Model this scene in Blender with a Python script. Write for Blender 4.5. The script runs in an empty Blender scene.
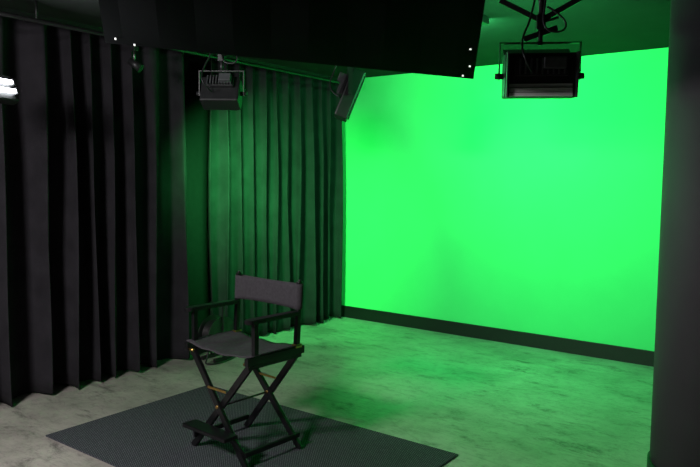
import bpy, bmesh, math, random
from mathutils import Vector, Matrix, Euler
random.seed(7)
sc = bpy.context.scene
sc.view_settings.view_transform = 'Standard'
sc.view_settings.look = 'None'
H = 2.75

# ---------------- materials ----------------
def mat(name, col, rough=0.6, metal=0.0, emit=None, estr=0, noise=0.0, nscale=20, bump=0.0, bscale=60, spec=0.5, sheen=0.0):
    m = bpy.data.materials.new(name); m.use_nodes = True
    nt = m.node_tree; b = nt.nodes['Principled BSDF']
    b.inputs['Base Color'].default_value = (*col, 1)
    b.inputs['Roughness'].default_value = rough
    b.inputs['Metallic'].default_value = metal
    b.inputs['Specular IOR Level'].default_value = spec
    if sheen: 
        b.inputs['Sheen Weight'].default_value = sheen
        b.inputs['Sheen Roughness'].default_value = 0.5
    if emit:
        b.inputs['Emission Color'].default_value = (*emit, 1); b.inputs['Emission Strength'].default_value = estr
    tc = nt.nodes.new('ShaderNodeTexCoord')
    if noise > 0:
        n = nt.nodes.new('ShaderNodeTexNoise'); n.inputs['Scale'].default_value = nscale; n.inputs['Detail'].default_value = 6
        nt.links.new(tc.outputs['Object'], n.inputs['Vector'])
        r = nt.nodes.new('ShaderNodeValToRGB')
        r.color_ramp.elements[0].position = .3; r.color_ramp.elements[1].position = .7
        r.color_ramp.elements[0].color = (*[c*(1-noise) for c in col], 1)
        r.color_ramp.elements[1].color = (*[min(1, c*(1+noise)) for c in col], 1)
        nt.links.new(n.outputs['Fac'], r.inputs['Fac']); nt.links.new(r.outputs['Color'], b.inputs['Base Color'])
    if bump > 0:
        n = nt.nodes.new('ShaderNodeTexNoise'); n.inputs['Scale'].default_value = bscale; n.inputs['Detail'].default_value = 4
        nt.links.new(tc.outputs['Object'], n.inputs['Vector'])
        bp = nt.nodes.new('ShaderNodeBump'); bp.inputs['Strength'].default_value = bump; bp.inputs['Distance'].default_value = .01
        nt.links.new(n.outputs['Fac'], bp.inputs['Height']); nt.links.new(bp.outputs['Normal'], b.inputs['Normal'])
    return m

M_green = mat('chroma_green_paint', (0.13, 0.80, 0.31), .75, noise=.025, nscale=3, spec=.2)
M_wall = mat('dark_wall_paint', (0.02, 0.02, 0.022), .8, noise=.1, spec=.2)
M_ceil = mat('ceiling_black_paint', (0.026, 0.027, 0.026), .85, noise=.1, nscale=4, spec=.12)
M_base = mat('baseboard_black', (0.008, 0.009, 0.009), .5, noise=.1)
M_col = mat('column_grey_paint', (0.075, 0.07, 0.078), .7, noise=.05, nscale=5, spec=.3)
M_curt = mat('curtain_black_velour', (0.026, 0.0245, 0.029), .95, noise=.2, nscale=6, bump=.3, bscale=120, spec=.1, sheen=.015)
M_wood = mat('black_lacquered_wood', (0.007, 0.007, 0.008), .3, noise=.2, nscale=40)
M_canvas = mat('charcoal_canvas', (0.054, 0.050, 0.056), .9, noise=.15, nscale=60, bump=.4, bscale=300, spec=.2)
M_brass = mat('brass_hardware', (0.65, 0.42, 0.13), .35, 1.0, noise=.1)
M_blackm = mat('black_metal', (0.012, 0.012, 0.013), .45, noise=.2, nscale=30)
M_dgrey = mat('dark_grey_metal', (0.06, 0.062, 0.065), .5, noise=.2, nscale=30)
M_fabric = mat('black_duvetyne', (0.002, 0.002, 0.002), .95, noise=.2, nscale=10, spec=.02)
M_silver = mat('brushed_steel', (0.3, 0.3, 0.3), .4, 1.0, noise=.1)
M_diff = mat('light_diffuser', (0.75, 0.78, 0.75), .5, noise=.05)
M_tube = mat('fluorescent_tube', (1, 1, 1), .5, emit=(.9, .95, 1), estr=14)
M_white = mat('white_plastic', (0.6, 0.62, 0.65), .5, noise=.03)
M_blue = mat('blue_plastic', (0.05, 0.2, 0.4), .5, noise=.05)
M_dot = mat('grommet_glow', (0.9, 0.9, 0.9), .4, emit=(1, 1, .95), estr=.8)  # white grommets, no lamps; their glint is put in as emission

# concrete floor
def floor_mat():
    m = bpy.data.materials.new('polished_concrete'); m.use_nodes = True
    nt = m.node_tree; N = nt.nodes; L = nt.links; b = N['Principled BSDF']
    tc = N.new('ShaderNodeTexCoord')
    def noise(scale, det, rough, dist, sc=(1, 1, 1), rot=0):
        mp = N.new('ShaderNodeMapping'); mp.inputs['Scale'].default_value = sc; mp.inputs['Rotation'].default_value = (0, 0, rot)
        L.new(tc.outputs['Object'], mp.inputs['Vector'])
        n = N.new('ShaderNodeTexNoise'); n.inputs['Scale'].default_value = scale; n.inputs['Detail'].default_value = det
        n.inputs['Roughness'].default_value = rough; n.inputs['Distortion'].default_value = dist
        L.new(mp.outputs[0], n.inputs['Vector']); return n
    def ramp(n, stops):
        r = N.new('ShaderNodeValToRGB'); e = r.color_ramp.elements
        e[0].position, e[0].color = stops[0][0], (*stops[0][1], 1); e[1].position, e[1].color = stops[-1][0], (*stops[-1][1], 1)
        for p, c in stops[1:-1]:
            x = e.new(p); x.color = (*c, 1)
        L.new(n.outputs['Fac'], r.inputs['Fac']); return r
    def mul(a, bb, f):
        mx = N.new('ShaderNodeMix'); mx.data_type = 'RGBA'; mx.blend_type = 'MULTIPLY'; mx.inputs['Factor'].default_value = f
        L.new(a, mx.inputs['A']); L.new(bb, mx.inputs['B']); return mx.outputs['Result']
    n1 = noise(1.3, 8, .6, .2)
    r1 = ramp(n1, [(.32, (.31, .29, .265)), (.48, (.45, .42, .38)), (.64, (.56, .52, .475))])
    n2 = noise(2.6, 11, .78, .35, (1, 2.2, 1), .5)
    r2 = ramp(n2, [(.34, (.22, .22, .23)), (.455, (.88, .88, .88)), (.58, (1, 1, 1))])
    n3 = noise(14, 8, .8, 0)
    r3 = ramp(n3, [(.32, (.62, .62, .62)), (.5, (.93, .93, .93)), (.68, (1, 1, 1))])
    n4 = noise(1.6, 6, .6, 1.5, (1, 5, 1), -.35)
    r4 = ramp(n4, [(.485, (1, 1, 1)), (.5, (.55, .55, .55)), (.515, (1, 1, 1))])
    c = mul(r1.outputs['Color'], r2.outputs['Color'], .85); c = mul(c, r3.outputs['Color'], .85); c = mul(c, r4.outputs['Color'], .6)
    L.new(c, b.inputs['Base Color'])
    mr = N.new('ShaderNodeMapRange'); mr.inputs['To Min'].default_value = .34; mr.inputs['To Max'].default_value = .55
    L.new(n1.outputs['Fac'], mr.inputs['Value']); L.new(mr.outputs[0], b.inputs['Roughness'])
    b.inputs['Specular IOR Level'].default_value = .4
    bp = N.new('ShaderNodeBump'); bp.inputs['Strength'].default_value = .08; bp.inputs['Distance'].default_value = .01
    L.new(n3.outputs['Fac'], bp.inputs['Height']); L.new(bp.outputs[0], b.inputs['Normal'])
    return m
M_floor = floor_mat()

def rug_mat():
    m = bpy.data.materials.new('woven_grey_rug'); m.use_nodes = True
    nt = m.node_tree; N = nt.nodes; L = nt.links; b = N['Principled BSDF']; b.inputs['Roughness'].default_value = .95
    b.inputs['Specular IOR Level'].default_value = .15
    tc = N.new('ShaderNodeTexCoord')
    mp = N.new('ShaderNodeMapping'); mp.inputs['Scale'].default_value = (24, 24, 1); mp.inputs['Rotation'].default_value = (0, 0, .785); L.new(tc.outputs['Object'], mp.inputs['Vector'])
    ck = N.new('ShaderNodeTexBrick'); ck.inputs['Scale'].default_value = 1
    ck.inputs['Color1'].default_value = (.165, .172, .195, 1); ck.inputs['Color2'].default_value = (.115, .122, .140, 1); ck.inputs['Mortar'].default_value = (.035, .038, .045, 1)
    ck.inputs['Mortar Size'].default_value = .08
    L.new(mp.outputs[0], ck.inputs['Vector']); L.new(ck.outputs['Color'], b.inputs['Base Color'])
    bp = N.new('ShaderNodeBump'); bp.inputs['Strength'].default_value = .5; bp.inputs['Distance'].default_value = .004
    L.new(ck.outputs['Color'], bp.inputs['Height']); L.new(bp.outputs[0], b.inputs['Normal'])
    return m
M_rug = rug_mat()

# ---------------- helpers ----------------
def link(o, parent=None):
    sc.collection.objects.link(o)
    if parent: o.parent = parent
    return o
def empty(name, loc=(0, 0, 0), rot=(0, 0, 0)):
    e = bpy.data.objects.new(name, None); e.location = loc; e.rotation_euler = rot; e.empty_display_size = .1
    return link(e)
def from_bm(name, bm, m, parent=None, smooth=False):
    me = bpy.data.meshes.new(name); bm.normal_update(); bm.to_mesh(me); bm.free(); me.materials.append(m)
    if smooth:
        for p in me.polygons: p.use_smooth = True
    return link(bpy.data.objects.new(name, me), parent)
def box(name, size, loc, m, parent=None, rot=(0, 0, 0), bev=0.0):
    bm = bmesh.new(); bmesh.ops.create_cube(bm, size=1)
    bmesh.ops.scale(bm, vec=size, verts=bm.verts)
    if bev: bmesh.ops.bevel(bm, geom=bm.edges[:], offset=bev, segments=2, affect='EDGES', profile=.6)
    o = from_bm(name, bm, m, parent); o.location = loc; o.rotation_euler = rot
    return o
def bar(name, p0, p1, w, t, m, parent=None, bev=.003, side=(0, 1, 0)):
    p0 = Vector(p0); p1 = Vector(p1); z = (p1-p0); Ln = z.length; z.normalize()
    y = Vector(side); y = (y - z*y.dot(z)).normalized(); x = y.cross(z)
    bm = bmesh.new(); bmesh.ops.create_cube(bm, size=1); bmesh.ops.scale(bm, vec=(w, t, Ln), verts=bm.verts)
    if bev: bmesh.ops.bevel(bm, geom=bm.edges[:], offset=bev, segments=2, affect='EDGES', profile=.6)
    R = Matrix((x, y, z)).transposed().to_4x4(); R.translation = (p0+p1)/2
    bmesh.ops.transform(bm, matrix=R, verts=bm.verts)
    return from_bm(name, bm, m, parent)
def rod(name, p0, p1, r, m, parent=None, seg=16, r2=None):
    p0 = Vector(p0); p1 = Vector(p1); d = p1-p0
    bm = bmesh.new(); bmesh.ops.create_cone(bm, cap_ends=True, segments=seg, radius1=r, radius2=r if r2 is None else r2, depth=d.length)
    R = d.to_track_quat('Z', 'Y').to_matrix().to_4x4(); R.translation = (p0+p1)/2
    bmesh.ops.transform(bm, matrix=R, verts=bm.verts)
    o = from_bm(name, bm, m, parent)
    for p in o.data.polygons: p.use_smooth = len(p.vertices) == 4
    return o
def tube(name, pts, r, m, parent=None, cyc=False):
    c = bpy.data.curves.new(name, 'CURVE'); c.dimensions = '3D'; c.bevel_depth = r; c.bevel_resolution = 3
    s = c.splines.new('NURBS'); s.points.add(len(pts)-1)
    for i, p in enumerate(pts): s.points[i].co = (*p, 1)
    s.use_endpoint_u = not cyc; s.use_cyclic_u = cyc; s.order_u = 3
    c.materials.append(m)
    o = bpy.data.objects.new(name, c); link(o)
    dg = bpy.context.evaluated_depsgraph_get(); me = bpy.data.meshes.new_from_object(o.evaluated_get(dg))
    bpy.data.objects.remove(o); o = bpy.data.objects.new(name, me)
    for p in me.polygons: p.use_smooth = True
    if not me.materials: me.materials.append(m)
    return link(o, parent)
def area(name, loc, aim, sx, sy, power, col, parent=None, spread=math.pi):
    l = bpy.data.lights.new(name, 'AREA'); l.shape = 'RECTANGLE'; l.size = sx; l.size_y = sy; l.energy = power; l.color = col; l.spread = spread
    o = bpy.data.objects.new(name, l); o.location = loc
    o.rotation_euler = (Vector(aim)-Vector(loc)).to_track_quat('-Z', 'Y').to_euler()
    return link(o, parent)

# ---------------- room shell ----------------
X0, X1, Y0, Y1 = -5.12, 1.6, -1.6, 6.27
box('floor', (X1-X0+.4, Y1-Y0+.4, .1), ((X0+X1)/2, (Y0+Y1)/2, -.05), M_floor)
box('ceiling', (X1-X0+.4, Y1-Y0+.4, .1), ((X0+X1)/2, (Y0+Y1)/2, H+.05), M_ceil)
box('wall_back', (X1-X0, .12, H), ((X0+X1)/2, Y1+.06, H/2), M_green)
box('wall_left', (.12, Y1-Y0, H), (X0-.06, (Y0+Y1)/2, H/2), M_wall)
box('wall_right', (.12, Y1-Y0, H), (X1+.06, (Y0+Y1)/2, H/2), M_wall)
box('wall_front', (X1-X0, .12, H), ((X0+X1)/2, Y0-.06, H/2), M_wall)
box('baseboard_back', (X1-X0, .02, .135), ((X0+X1)/2, Y1-.01, .0675), M_base, bev=.003)

# column
col = empty('column', (-.52, 3.965, 0))
rod('shaft', (0, 0, 0), (0, 0, H), .30, M_col, col, 64)
rod('base_trim', (0, 0, 0), (0, 0, .10), .312, M_base, col, 64)

# rug
bm = bmesh.new(); bmesh.ops.create_cube(bm, size=1); bmesh.ops.scale(bm, vec=(2.16, 1.32, .010), verts=bm.verts)
bmesh.ops.bevel(bm, geom=bm.edges[:], offset=.003, segments=2, affect='EDGES')
o = from_bm('rug', bm, M_rug); o.location = (-2.84, 2.81, .0055)

# ---------------- curtains ----------------
def curtain(name, y0, y1, xc, wave, seed, amp=.075):
    rnd = random.Random(seed)
    n = int((y1-y0)/.008); nz = 26
    ph = []; p = rnd.random()*6; step = .008
    f = 1.0; tgt = 1.0
    a = 1.0; ta = 1.0
    A = []
    for i in range(n+1):
        if i % 22 == 0: tgt = rnd.uniform(.6, 1.6); ta = rnd.uniform(.45, 1.3)
        f += (tgt-f)*.07; a += (ta-a)*.07
        p += 2*math.pi*step/wave*f; ph.append(p); A.append(a)
    bm = bmesh.new(); rows = []
    ztop = H-.05; zbot = .018
    for j in range(nz+1):
        t = j/nz; z = ztop+(zbot-ztop)*t
        row = []
        for i in range(n+1):
            y = y0+(y1-y0)*i/n
            q = ph[i]
            k = .55+.45*min(1, t*3)
            s = math.sin(q+.3*math.sin(z*1.3+q*.21))
            s = math.copysign(abs(s)**.8, s)
            x = xc+amp*k*A[i]*s + .018*math.sin(q*2.3+z*1.2)*(.3+.7*t) + .02*math.sin(q*.37+z*.9)*t
            yy = y+.035*k*math.cos(q*1.0+.5)+.015*math.sin(z*2+q*.5)*t
            zz = z + (.012*math.sin(q*.5) if j == nz else 0)
            row.append(bm.verts.new((x, min(yy, Y1-.03), max(zz, .006))))
        rows.append(row)
    for j in range(nz):
        for i in range(n):
            bm.faces.new((rows[j][i], rows[j][i+1], rows[j+1][i+1], rows[j+1][i]))
    e = empty(name)
    o = from_bm('drape', bm, M_curt, e, True)
    md = o.modifiers.new('thick', 'SOLIDIFY'); md.thickness = .004
    k = 0; y = y0+.05
    while y < y1:
        rod('hook_%d' % k, (xc, y, ztop-.02), (xc, y, H-.03), .004, M_blackm, e, 6); y += .15; k += 1
    return e
curtain('curtain', .2, 3.95, -4.70, .25, 3, .10)
curtain('curtain', 4.26, 6.20, -4.74, .20, 11, .07)
tr = empty('curtain_track')
box('track_rail', (.04, 7.0, .03), (-4.72, 2.76, H-.015), M_blackm, tr)

# ---------------- director's chair ----------------
ch = empty('directors_chair', (-2.81, 2.785, .0105), (0, 0, math.radians(-4)))
W = .268; BY = -.045; TOP = 1.005
for sx, sd in ((-1, 'left'), (1, 'right')):
    x = sx*W
    bar('seat_rail_'+sd, (x, -.235, .605), (x, .20, .605), .045, .028, M_wood, ch, side=(1, 0, 0))
    bar('arm_post_'+sd, (x, -.170, .59), (x, -.170, .815), .032, .026, M_wood, ch, side=(1, 0, 0))
    bar('back_post_'+sd, (x, .190+BY, .585), (x, .215+BY, TOP), .034, .026, M_wood, ch, side=(1, 0, 0), bev=.006)
    rod('post_cap_'+sd, (x, .215+BY, TOP-.005), (x, .2155+BY, TOP+.010), .009, M_blackm, ch)
    bm = bmesh.new(); prof = []
    for i in range(13):
        a = math.pi+math.pi*i/12; prof.append((.032*math.cos(a), -.205+.032*math.sin(a)))
    prof += [(.024, .155), (-.024, .155)]
    vs = [bm.verts.new((px+x, py, .812)) for px, py in prof]
    f = bm.faces.new(vs); r = bmesh.ops.extrude_face_region(bm, geom=[f])
    bmesh.ops.translate(bm, vec=(0, 0, .024), verts=[v for v in r['geom'] if isinstance(v, bmesh.types.BMVert)])
    bmesh.ops.recalc_face_normals(bm, faces=bm.faces)
    bmesh.ops.bevel(bm, geom=bm.edges[:], offset=.004, segments=2, affect='EDGES')
    from_bm('armrest_'+sd, bm, M_wood, ch)
    bar('floor_rail_'+sd, (sx*.228, -.21, .075), (sx*.228, .21, .075), .028, .018, M_wood, ch, side=(1, 0, 0))
    bar('hinge_rail_'+sd, (sx*.245, -.21, .570), (sx*.245, .20, .570), .032, .026, M_wood, ch, side=(1, 0, 0))
    for k, yy in enumerate((-.21, .20)):
        rod('hinge_bolt_%s_%d' % (sd, k), (sx*.245-.02, yy, .585), (sx*.245+.02, yy, .585), .009, M_brass, ch)
    box('bracket_'+sd, (.034, .05, .022), (x, .15, .632), M_brass, ch, bev=.003)
for y0_, y1_, nm in ((-.185, -.205, 'front'), (.165, .205, 'back')):
    o1 = -.013; o2 = .013
    bar('leg_%s_a' % nm, (-.248, y0_+o1, .585), (.258, y1_+o1, .0), .038, .022, M_wood, ch)
    bar('leg_%s_b' % nm, (.248, y0_+o2, .585), (-.258, y1_+o2, .0), .038, .022, M_wood, ch)
    ym = (y0_+y1_)/2
    rod('pivot_'+nm, (.0, ym-.03, .297), (.0, ym+.03, .297), .009, M_brass, ch)
    box('stay_'+nm, (.16, .006, .014), (0, ym-.026, .40), M_brass, ch, bev=.002)
rod('pivot_rod', (0, -.19, .297), (0, .18, .297), .006, M_blackm, ch)
box('footrest', (.38, .095, .022), (0, -.275, .175), M_wood, ch, bev=.005)
for sx in (-1, 1):
    bar('footrest_bracket_%d' % (sx+1), (sx*.10, -.235, .165), (sx*.10, -.21, .165), .03, .02, M_wood, ch)
    bar('footrest_strut_%d' % (sx+1), (sx*.175, -.25, .168), (sx*.225, -.205, .07), .02, .014, M_wood, ch)
bm = bmesh.new(); nx, ny = 24, 12; g = []
for j in range(ny+1):
    row = []
    for i in range(nx+1):
        u = i/nx*2-1; v = j/ny*2-1
        z = .636-.035*(1-u*u)*(1-.25*v*v)+.004*math.sin(u*9+v*3)*(1-u*u)
        row.append(bm.verts.new((u*(W+.018), -.025+v*.195, z)))
    g.append(row)
for j in range(ny):
    for i in range(nx): bm.faces.new((g[j][i], g[j][i+1], g[j+1][i+1], g[j+1][i]))
o = from_bm('seat_canvas', bm, M_canvas, ch, True); md = o.modifiers.new('s', 'SOLIDIFY'); md.thickness = .005; md.offset = 0
bm = bmesh.new(); prof = []
def backy(u): return .03*(1-u*u)
N = 24
for i in range(N+1):
    u = i/N*2-1; prof.append((u*(W+.0), .192+backy(u)))
for i in range(7):
    a = -math.pi/2+math.pi*i/6; prof.append((W+.022*math.cos(a), .213+.021*math.sin(a)))
for i in range(N+1):
    u = 1-i/N*2; prof.append((u*W, .234+backy(u)-.012*(1-u*u)))
for i in range(7):
    a = math.pi/2+math.pi*i/6; prof.append((-W+.022*math.cos(a), .213+.021*math.sin(a)))
rows = []
for k in range(7):
    t = k/6; z = .845+.145*t
    rows.append([bm.verts.new((px, py+BY+.05*(z-.95), z+(-.008*(1-(px/W)**2) if k == 6 else .0))) for px, py in prof])
for k in range(6):
    n = len(prof)
    for i in range(n): bm.faces.new((rows[k][i], rows[k][(i+1) % n], rows[k+1][(i+1) % n], rows[k+1][i]))
o = from_bm('back_canvas', bm, M_canvas, ch, True); md = o.modifiers.new('s', 'SOLIDIFY'); md.thickness = .003; md.offset = 0

# ---------------- hanging studio lights ----------------
def studio_light(name, loc, yaw, tilt, w=.38, h=.24, d=.13, power=60, colr=(.15, 1, .3), tint=M_diff, band=True, doors=True, spread=150):
    e = empty(name, loc, (0, 0, yaw))
    up = H-loc[2]
    hd = bpy.data.objects.new('head', None); link(hd, e); hd.rotation_euler = (tilt, 0, 0)
    box('housing', (w, d, h), (0, 0, 0), M_blackm, hd, bev=.012)
    box('rear_plate', (w*.72, .03, h*.42), (0, -d/2-.015, .045), M_blackm, hd, bev=.006)
    for i in range(9):
        box('fin_%d' % i, (.008, .02, h*.34), (-w*.3+i*w*.075, -d/2-.038, .045), M_dgrey, hd)
    box('ballast', (w*.3, .05, .06), (w*.16, -d/2-.05, h*.25), M_dgrey, hd, bev=.006)
    box('lens', (w*.9, .008, h*.85), (0, d/2+.004, 0), tint, hd, bev=.002)
    if band:
        box('vent_band', (w*.86, .012, .070), (0, -d/2-.010, -h/2+.040), M_diff, hd, (-.25, 0, 0), bev=.003)
        for i in range(2): box('vent_slat_%d' % i, (w*.86, .014, .003), (0, -d/2-.014, -h/2+.028+i*.024), M_dgrey, hd)
        for s in (-1, 1): box('side_lip_%d' % (s+1), (.008, .07, h), (s*w*.47, -d/2-.02, 0), M_dgrey, hd)
    if doors:
        box('barn_door_top', (w*.95, .10, .004), (0, d/2+.05, h/2+.02), M_blackm, hd, (.45, 0, 0))
    for s, nm in ((1, 'right'), (-1, 'left')):
        rod('knob_'+nm, (s*w/2, 0, 0), (s*(w/2+.045), 0, 0), .016, M_blackm, hd)
        bar('yoke_'+nm, (s*(w/2+.022), 0, -.02), (s*(w/2+.022), 0, h/2+.06), .03, .006, M_blackm, e, side=(1, 0, 0), bev=0)
    bar('yoke_top', (-(w/2+.025), 0, h/2+.06), (w/2+.025, 0, h/2+.06), .03, .006, M_blackm, e, side=(0, 0, 1), bev=0)
    rod('spigot', (0, 0, h/2+.05), (0, 0, h/2+.15), .014, M_blackm, e)
    box('clamp_body', (.05, .05, .08), (0, 0, h/2+.17), M_blackm, e, bev=.006)
    rod('clamp_handle', (0, 0, h/2+.17), (.09, -.03, h/2+.19), .008, M_blackm, e)
    rod('drop_pole', (0, 0, h/2+.2), (0, 0, up), .017, M_blackm, e)
    rod('ceiling_flange', (0, 0, up-.012), (0, 0, up), .05, M_blackm, e, 24)
    tube('power_cable', [(-.05, -d/2-.03, 0), (-.1, -d/2-.12, .05), (-.12, -.1, h/2+.05), (-.05, -.05, h/2+.2), (-.02, -.03, up-.02)], .006, M_blackm, e)
    tube('cable_loop', [(.03, -.02, h/2+.25), (.13, -.05, h/2+.18), (.12, -.06, h/2+.1), (.0, -.04, h/2+.12), (.02, -.02, h/2+.3), (.03, -.02, up-.02)], .006, M_blackm, e)
    if power:
        l = bpy.data.lights.new('lamp', 'AREA'); l.shape = 'RECTANGLE'; l.size = w*.85; l.size_y = h*.8; l.energy = power; l.color = colr
        l.spread = math.radians(spread)
        o = bpy.data.objects.new('lamp', l); link(o, hd); o.location = (0, d/2+.012, 0); o.rotation_euler = (math.radians(90), 0, 0)
    return e
G = (.08, 1, .27)
a1 = studio_light('studio_light', (-1.42, 3.66, 2.185), math.radians(30), math.radians(4), w=.39, h=.24, d=.14, power=32, colr=G)
for s in (-1, 1):
    bar('cross_arm_%d' % (s+1), (0, 0, .30), (s*.22, -.03*s, .42), .03, .02, M_blackm, a1)
bar('stirrup', (-.09, 0, .20), (.09, 0, .26), .03, .02, M_blackm, a1)
studio_light('studio_light', (-2.99, 4.02, 2.22), math.radians(-52), math.radians(-22), w=.30, h=.36, d=.10, power=22, colr=G, band=False, doors=False, tint=M_blackm)
studio_light('studio_light', (-3.72, 3.44, 2.22), math.radians(34), math.radians(-26), w=.28, h=.2, d=.14, power=34, colr=(.08, 1, .2), tint=M_blackm, band=False, spread=75)

ww = empty('wall_wash_helper', (-2.6, 4.4, H))  # added strip, hidden behind the overhead frame, to brighten the green wall
box('helper_housing', (1.0, .10, .05), (0, 0, -.027), M_blackm, ww, bev=.004)
a = area('lamp', (0, .07, -.06), (.1, 1.9, -.8), .95, .1, 46, G, ww, math.radians(165))

# ---------------- overhead fabric-covered frame ----------------
fx = (-.595, .804); rx = (.804, .595)
def cw(lat, d, z): return Vector((fx[0]*d+rx[0]*lat, fx[1]*d+rx[1]*lat, z))
of = empty('overhead_light_frame')
FL, FR, NR, NL = cw(-1.22, 3.4, 2.265), cw(.605, 3.4, 2.108), cw(.43, 2.2, 2.23), cw(-.83, 2.2, 2.31)
bm = bmesh.new(); rows = []; n = 20
for top in (0, 1):
    rr = []
    for j in range(n+1):
        v = j/n; row = []
        for i in range(n+1):
            u = i/n
            p = (FL*(1-u)+FR*u)*(1-v)+(NL*(1-u)+NR*u)*v
            p = p.copy()
            if top: p.z += .20
            else: p.z += -.012*math.sin(math.pi*u)*math.sin(math.pi*v) + .004*math.sin(u*31)*math.sin(math.pi*v)
            row.append(bm.verts.new(p))
        rr.append(row)
    rows.append(rr)
for k in (0, 1):
    for j in range(n):
        for i in range(n):
            q = (rows[k][j][i], rows[k][j][i+1], rows[k][j+1][i+1], rows[k][j+1][i])
            bm.faces.new(q if k else q[::-1])
def wallstrip(ids):
    for (a1_, b1), (a2_, b2) in zip(ids[:-1], ids[1:]):
        bm.faces.new((rows[0][a1_][b1], rows[0][a2_][b2], rows[1][a2_][b2], rows[1][a1_][b1]))
wallstrip([(0, i) for i in range(n+1)]); wallstrip([(n, n-i) for i in range(n+1)])
wallstrip([(j, n) for j in range(n+1)]); wallstrip([(n-j, 0) for j in range(n+1)])
bmesh.ops.recalc_face_normals(bm, faces=bm.faces)
o = from_bm('fabric_cover', bm, M_fabric, of)
k = 0
for P in (FL, FR, NR, NL):
    c = (FL+FR+NR+NL)/4; q = P+(c-P)*.08
    rod('hanger_%d' % k, (q.x, q.y, P.z+.18), (q.x, q.y, H), .01, M_blackm, of); k += 1
k = 0
for u, v in ((.03, .10), (.08, .03), (.97, .05), (.985, .2), (.98, .42)):
    p = (FL*(1-u)+FR*u)*(1-v)+(NL*(1-u)+NR*u)*v
    rod('grommet_%d' % k, p+Vector((0, 0, -.008)), p+Vector((0, 0, .01)), .0045, M_dot, of, 12); k += 1

# ---------------- ceiling pipe ----------------
cp = empty('lighting_pipe')
rod('pipe', (-4.35, .3, 2.62), (-4.35, 5.9, 2.62), .014, M_blackm, cp)
for i, y in enumerate((.6, 2.4, 4.2, 5.8)): rod('hanger_%d' % i, (-4.35, y, 2.62), (-4.35, y, H), .008, M_blackm, cp)
cl = empty('clamp_spotlight', (-4.35, 3.15, 2.575))
box('clamp', (.05, .04, .06), (0, 0, 0), M_blackm, cl, bev=.005)
rod('stem', (0, 0, -.03), (0, 0, -.10), .008, M_silver, cl)
rod('can', (-.03, -.02, -.10), (.04, .03, -.16), .025, M_blackm, cl, 20, .034)

# ---------------- fluorescent bank light (left) ----------------
fl = empty('fluorescent_light', (-4.03, 1.885, 2.14), (0, 0, 0))
hd = bpy.data.objects.new('head', None); link(hd, fl); hd.rotation_euler = (math.radians(25), 0, math.radians(-75))
box('housing', (.5, .06, .17), (0, -.045, 0), M_blackm, hd, bev=.01)
for i in range(2):
    rod('tube_%d' % i, (-.22, .0, -.03+i*.06), (.22, .0, -.03+i*.06), .014, M_tube, hd)
    for s in (-1, 1): box('socket_%d_%d' % (i, s), (.02, .04, .04), (s*.232, -.005, -.03+i*.06), M_blackm, hd)
rod('drop_pole', (0, -.06, .02), (0, -.06, H-2.14), .015, M_blackm, fl)
lo = bpy.data.lights.new('lamp', 'AREA'); lo.shape = 'RECTANGLE'; lo.size = .45; lo.size_y = .18; lo.energy = 18; lo.color = (.88, .93, 1)
o = bpy.data.objects.new('lamp', lo); link(o, hd); o.location = (0, .03, 0); o.rotation_euler = (math.radians(90), 0, 0)

# key light softbox beside the camera
sb = empty('softbox_light', (-2.9, .0, 2.40))
box('housing', (.8, .8, .16), (0, 0, .12), M_blackm, sb, bev=.02)
rod('drop_pole', (0, 0, .18), (0, 0, H-2.40), .015, M_blackm, sb)
area('lamp', (0, 0, .03), (-.6, 2.0, -2.0), .6, .6, 125, (1, .95, .95), sb, math.radians(160))

# ---------------- things in the curtain gap ----------------
sw = empty('wall_switch', (X0, 4.20, 1.03))
box('plate', (.012, .08, .12), (.006, 0, 0), M_white, sw, bev=.003)
box('rocker', (.008, .03, .05), (.015, 0, 0), M_white, sw, (0, .1, 0))
th = empty('thermostat', (X0, 4.20, 1.57))
box('case', (.03, .07, .10), (.015, 0, 0), M_blue, th, bev=.005)
box('display', (.004, .05, .04), (.031, 0, .015), M_white, th)
bx = empty('cable_reel', (-4.46, 4.06, 0))
box('foot_a', (.03, .22, .03), (-.08, 0, .015), M_blackm, bx); box('foot_b', (.03, .22, .03), (.08, 0, .015), M_blackm, bx)
for s in (-1, 1):
    bar('stand_%d' % (s+1), (s*.08, 0, .02), (s*.08, 0, .50), .02, .01, M_blackm, bx, side=(1, 0, 0))
    rod('disc_%d' % (s+1), (s*.06, 0, .22), (s*.066, 0, .22), .17, M_blackm, bx, 32)
rod('drum', (-.06, 0, .22), (.06, 0, .22), .07, M_blackm, bx, 24)
for i in range(7):
    xx = -.05+i*.0166
    tube('cable_%d' % i, [(xx, .13*math.cos(t*math.pi/6), .22+.13*math.sin(t*math.pi/6)) for t in range(12)], .009, M_blackm, bx, True)
rod('handle', (-.085, 0, .50), (.085, 0, .50), .01, M_blackm, bx)
tube('cable_tail', [(.03, -.12, .2), (.06, -.17, .05), (.08, -.22, .010), (.14, -.16, .010), (.14, -.02, .010), (.08, .16, .010), (-.02, .26, .010), (-.10, .42, .010), (-.15, .6, .010)], .008, M_blackm, bx)

# ---------------- world + camera ----------------
w = bpy.data.worlds.new('world'); sc.world = w; w.use_nodes = True
w.node_tree.nodes['Background'].inputs[0].default_value = (.5, .5, .55, 1); w.node_tree.nodes['Background'].inputs[1].default_value = .02
cd = bpy.data.cameras.new('camera'); cd.sensor_width = 36; cd.lens = 34.7; cd.clip_start = .05
cam = bpy.data.objects.new('camera', cd); link(cam); cam.location = (0, 0, 1.6)
R = Euler((math.radians(90-4.5), 0, math.radians(36.5))).to_matrix() @ Matrix.Rotation(math.radians(.6), 3, 'Z')
cam.rotation_euler = R.to_euler()
sc.camera = cam
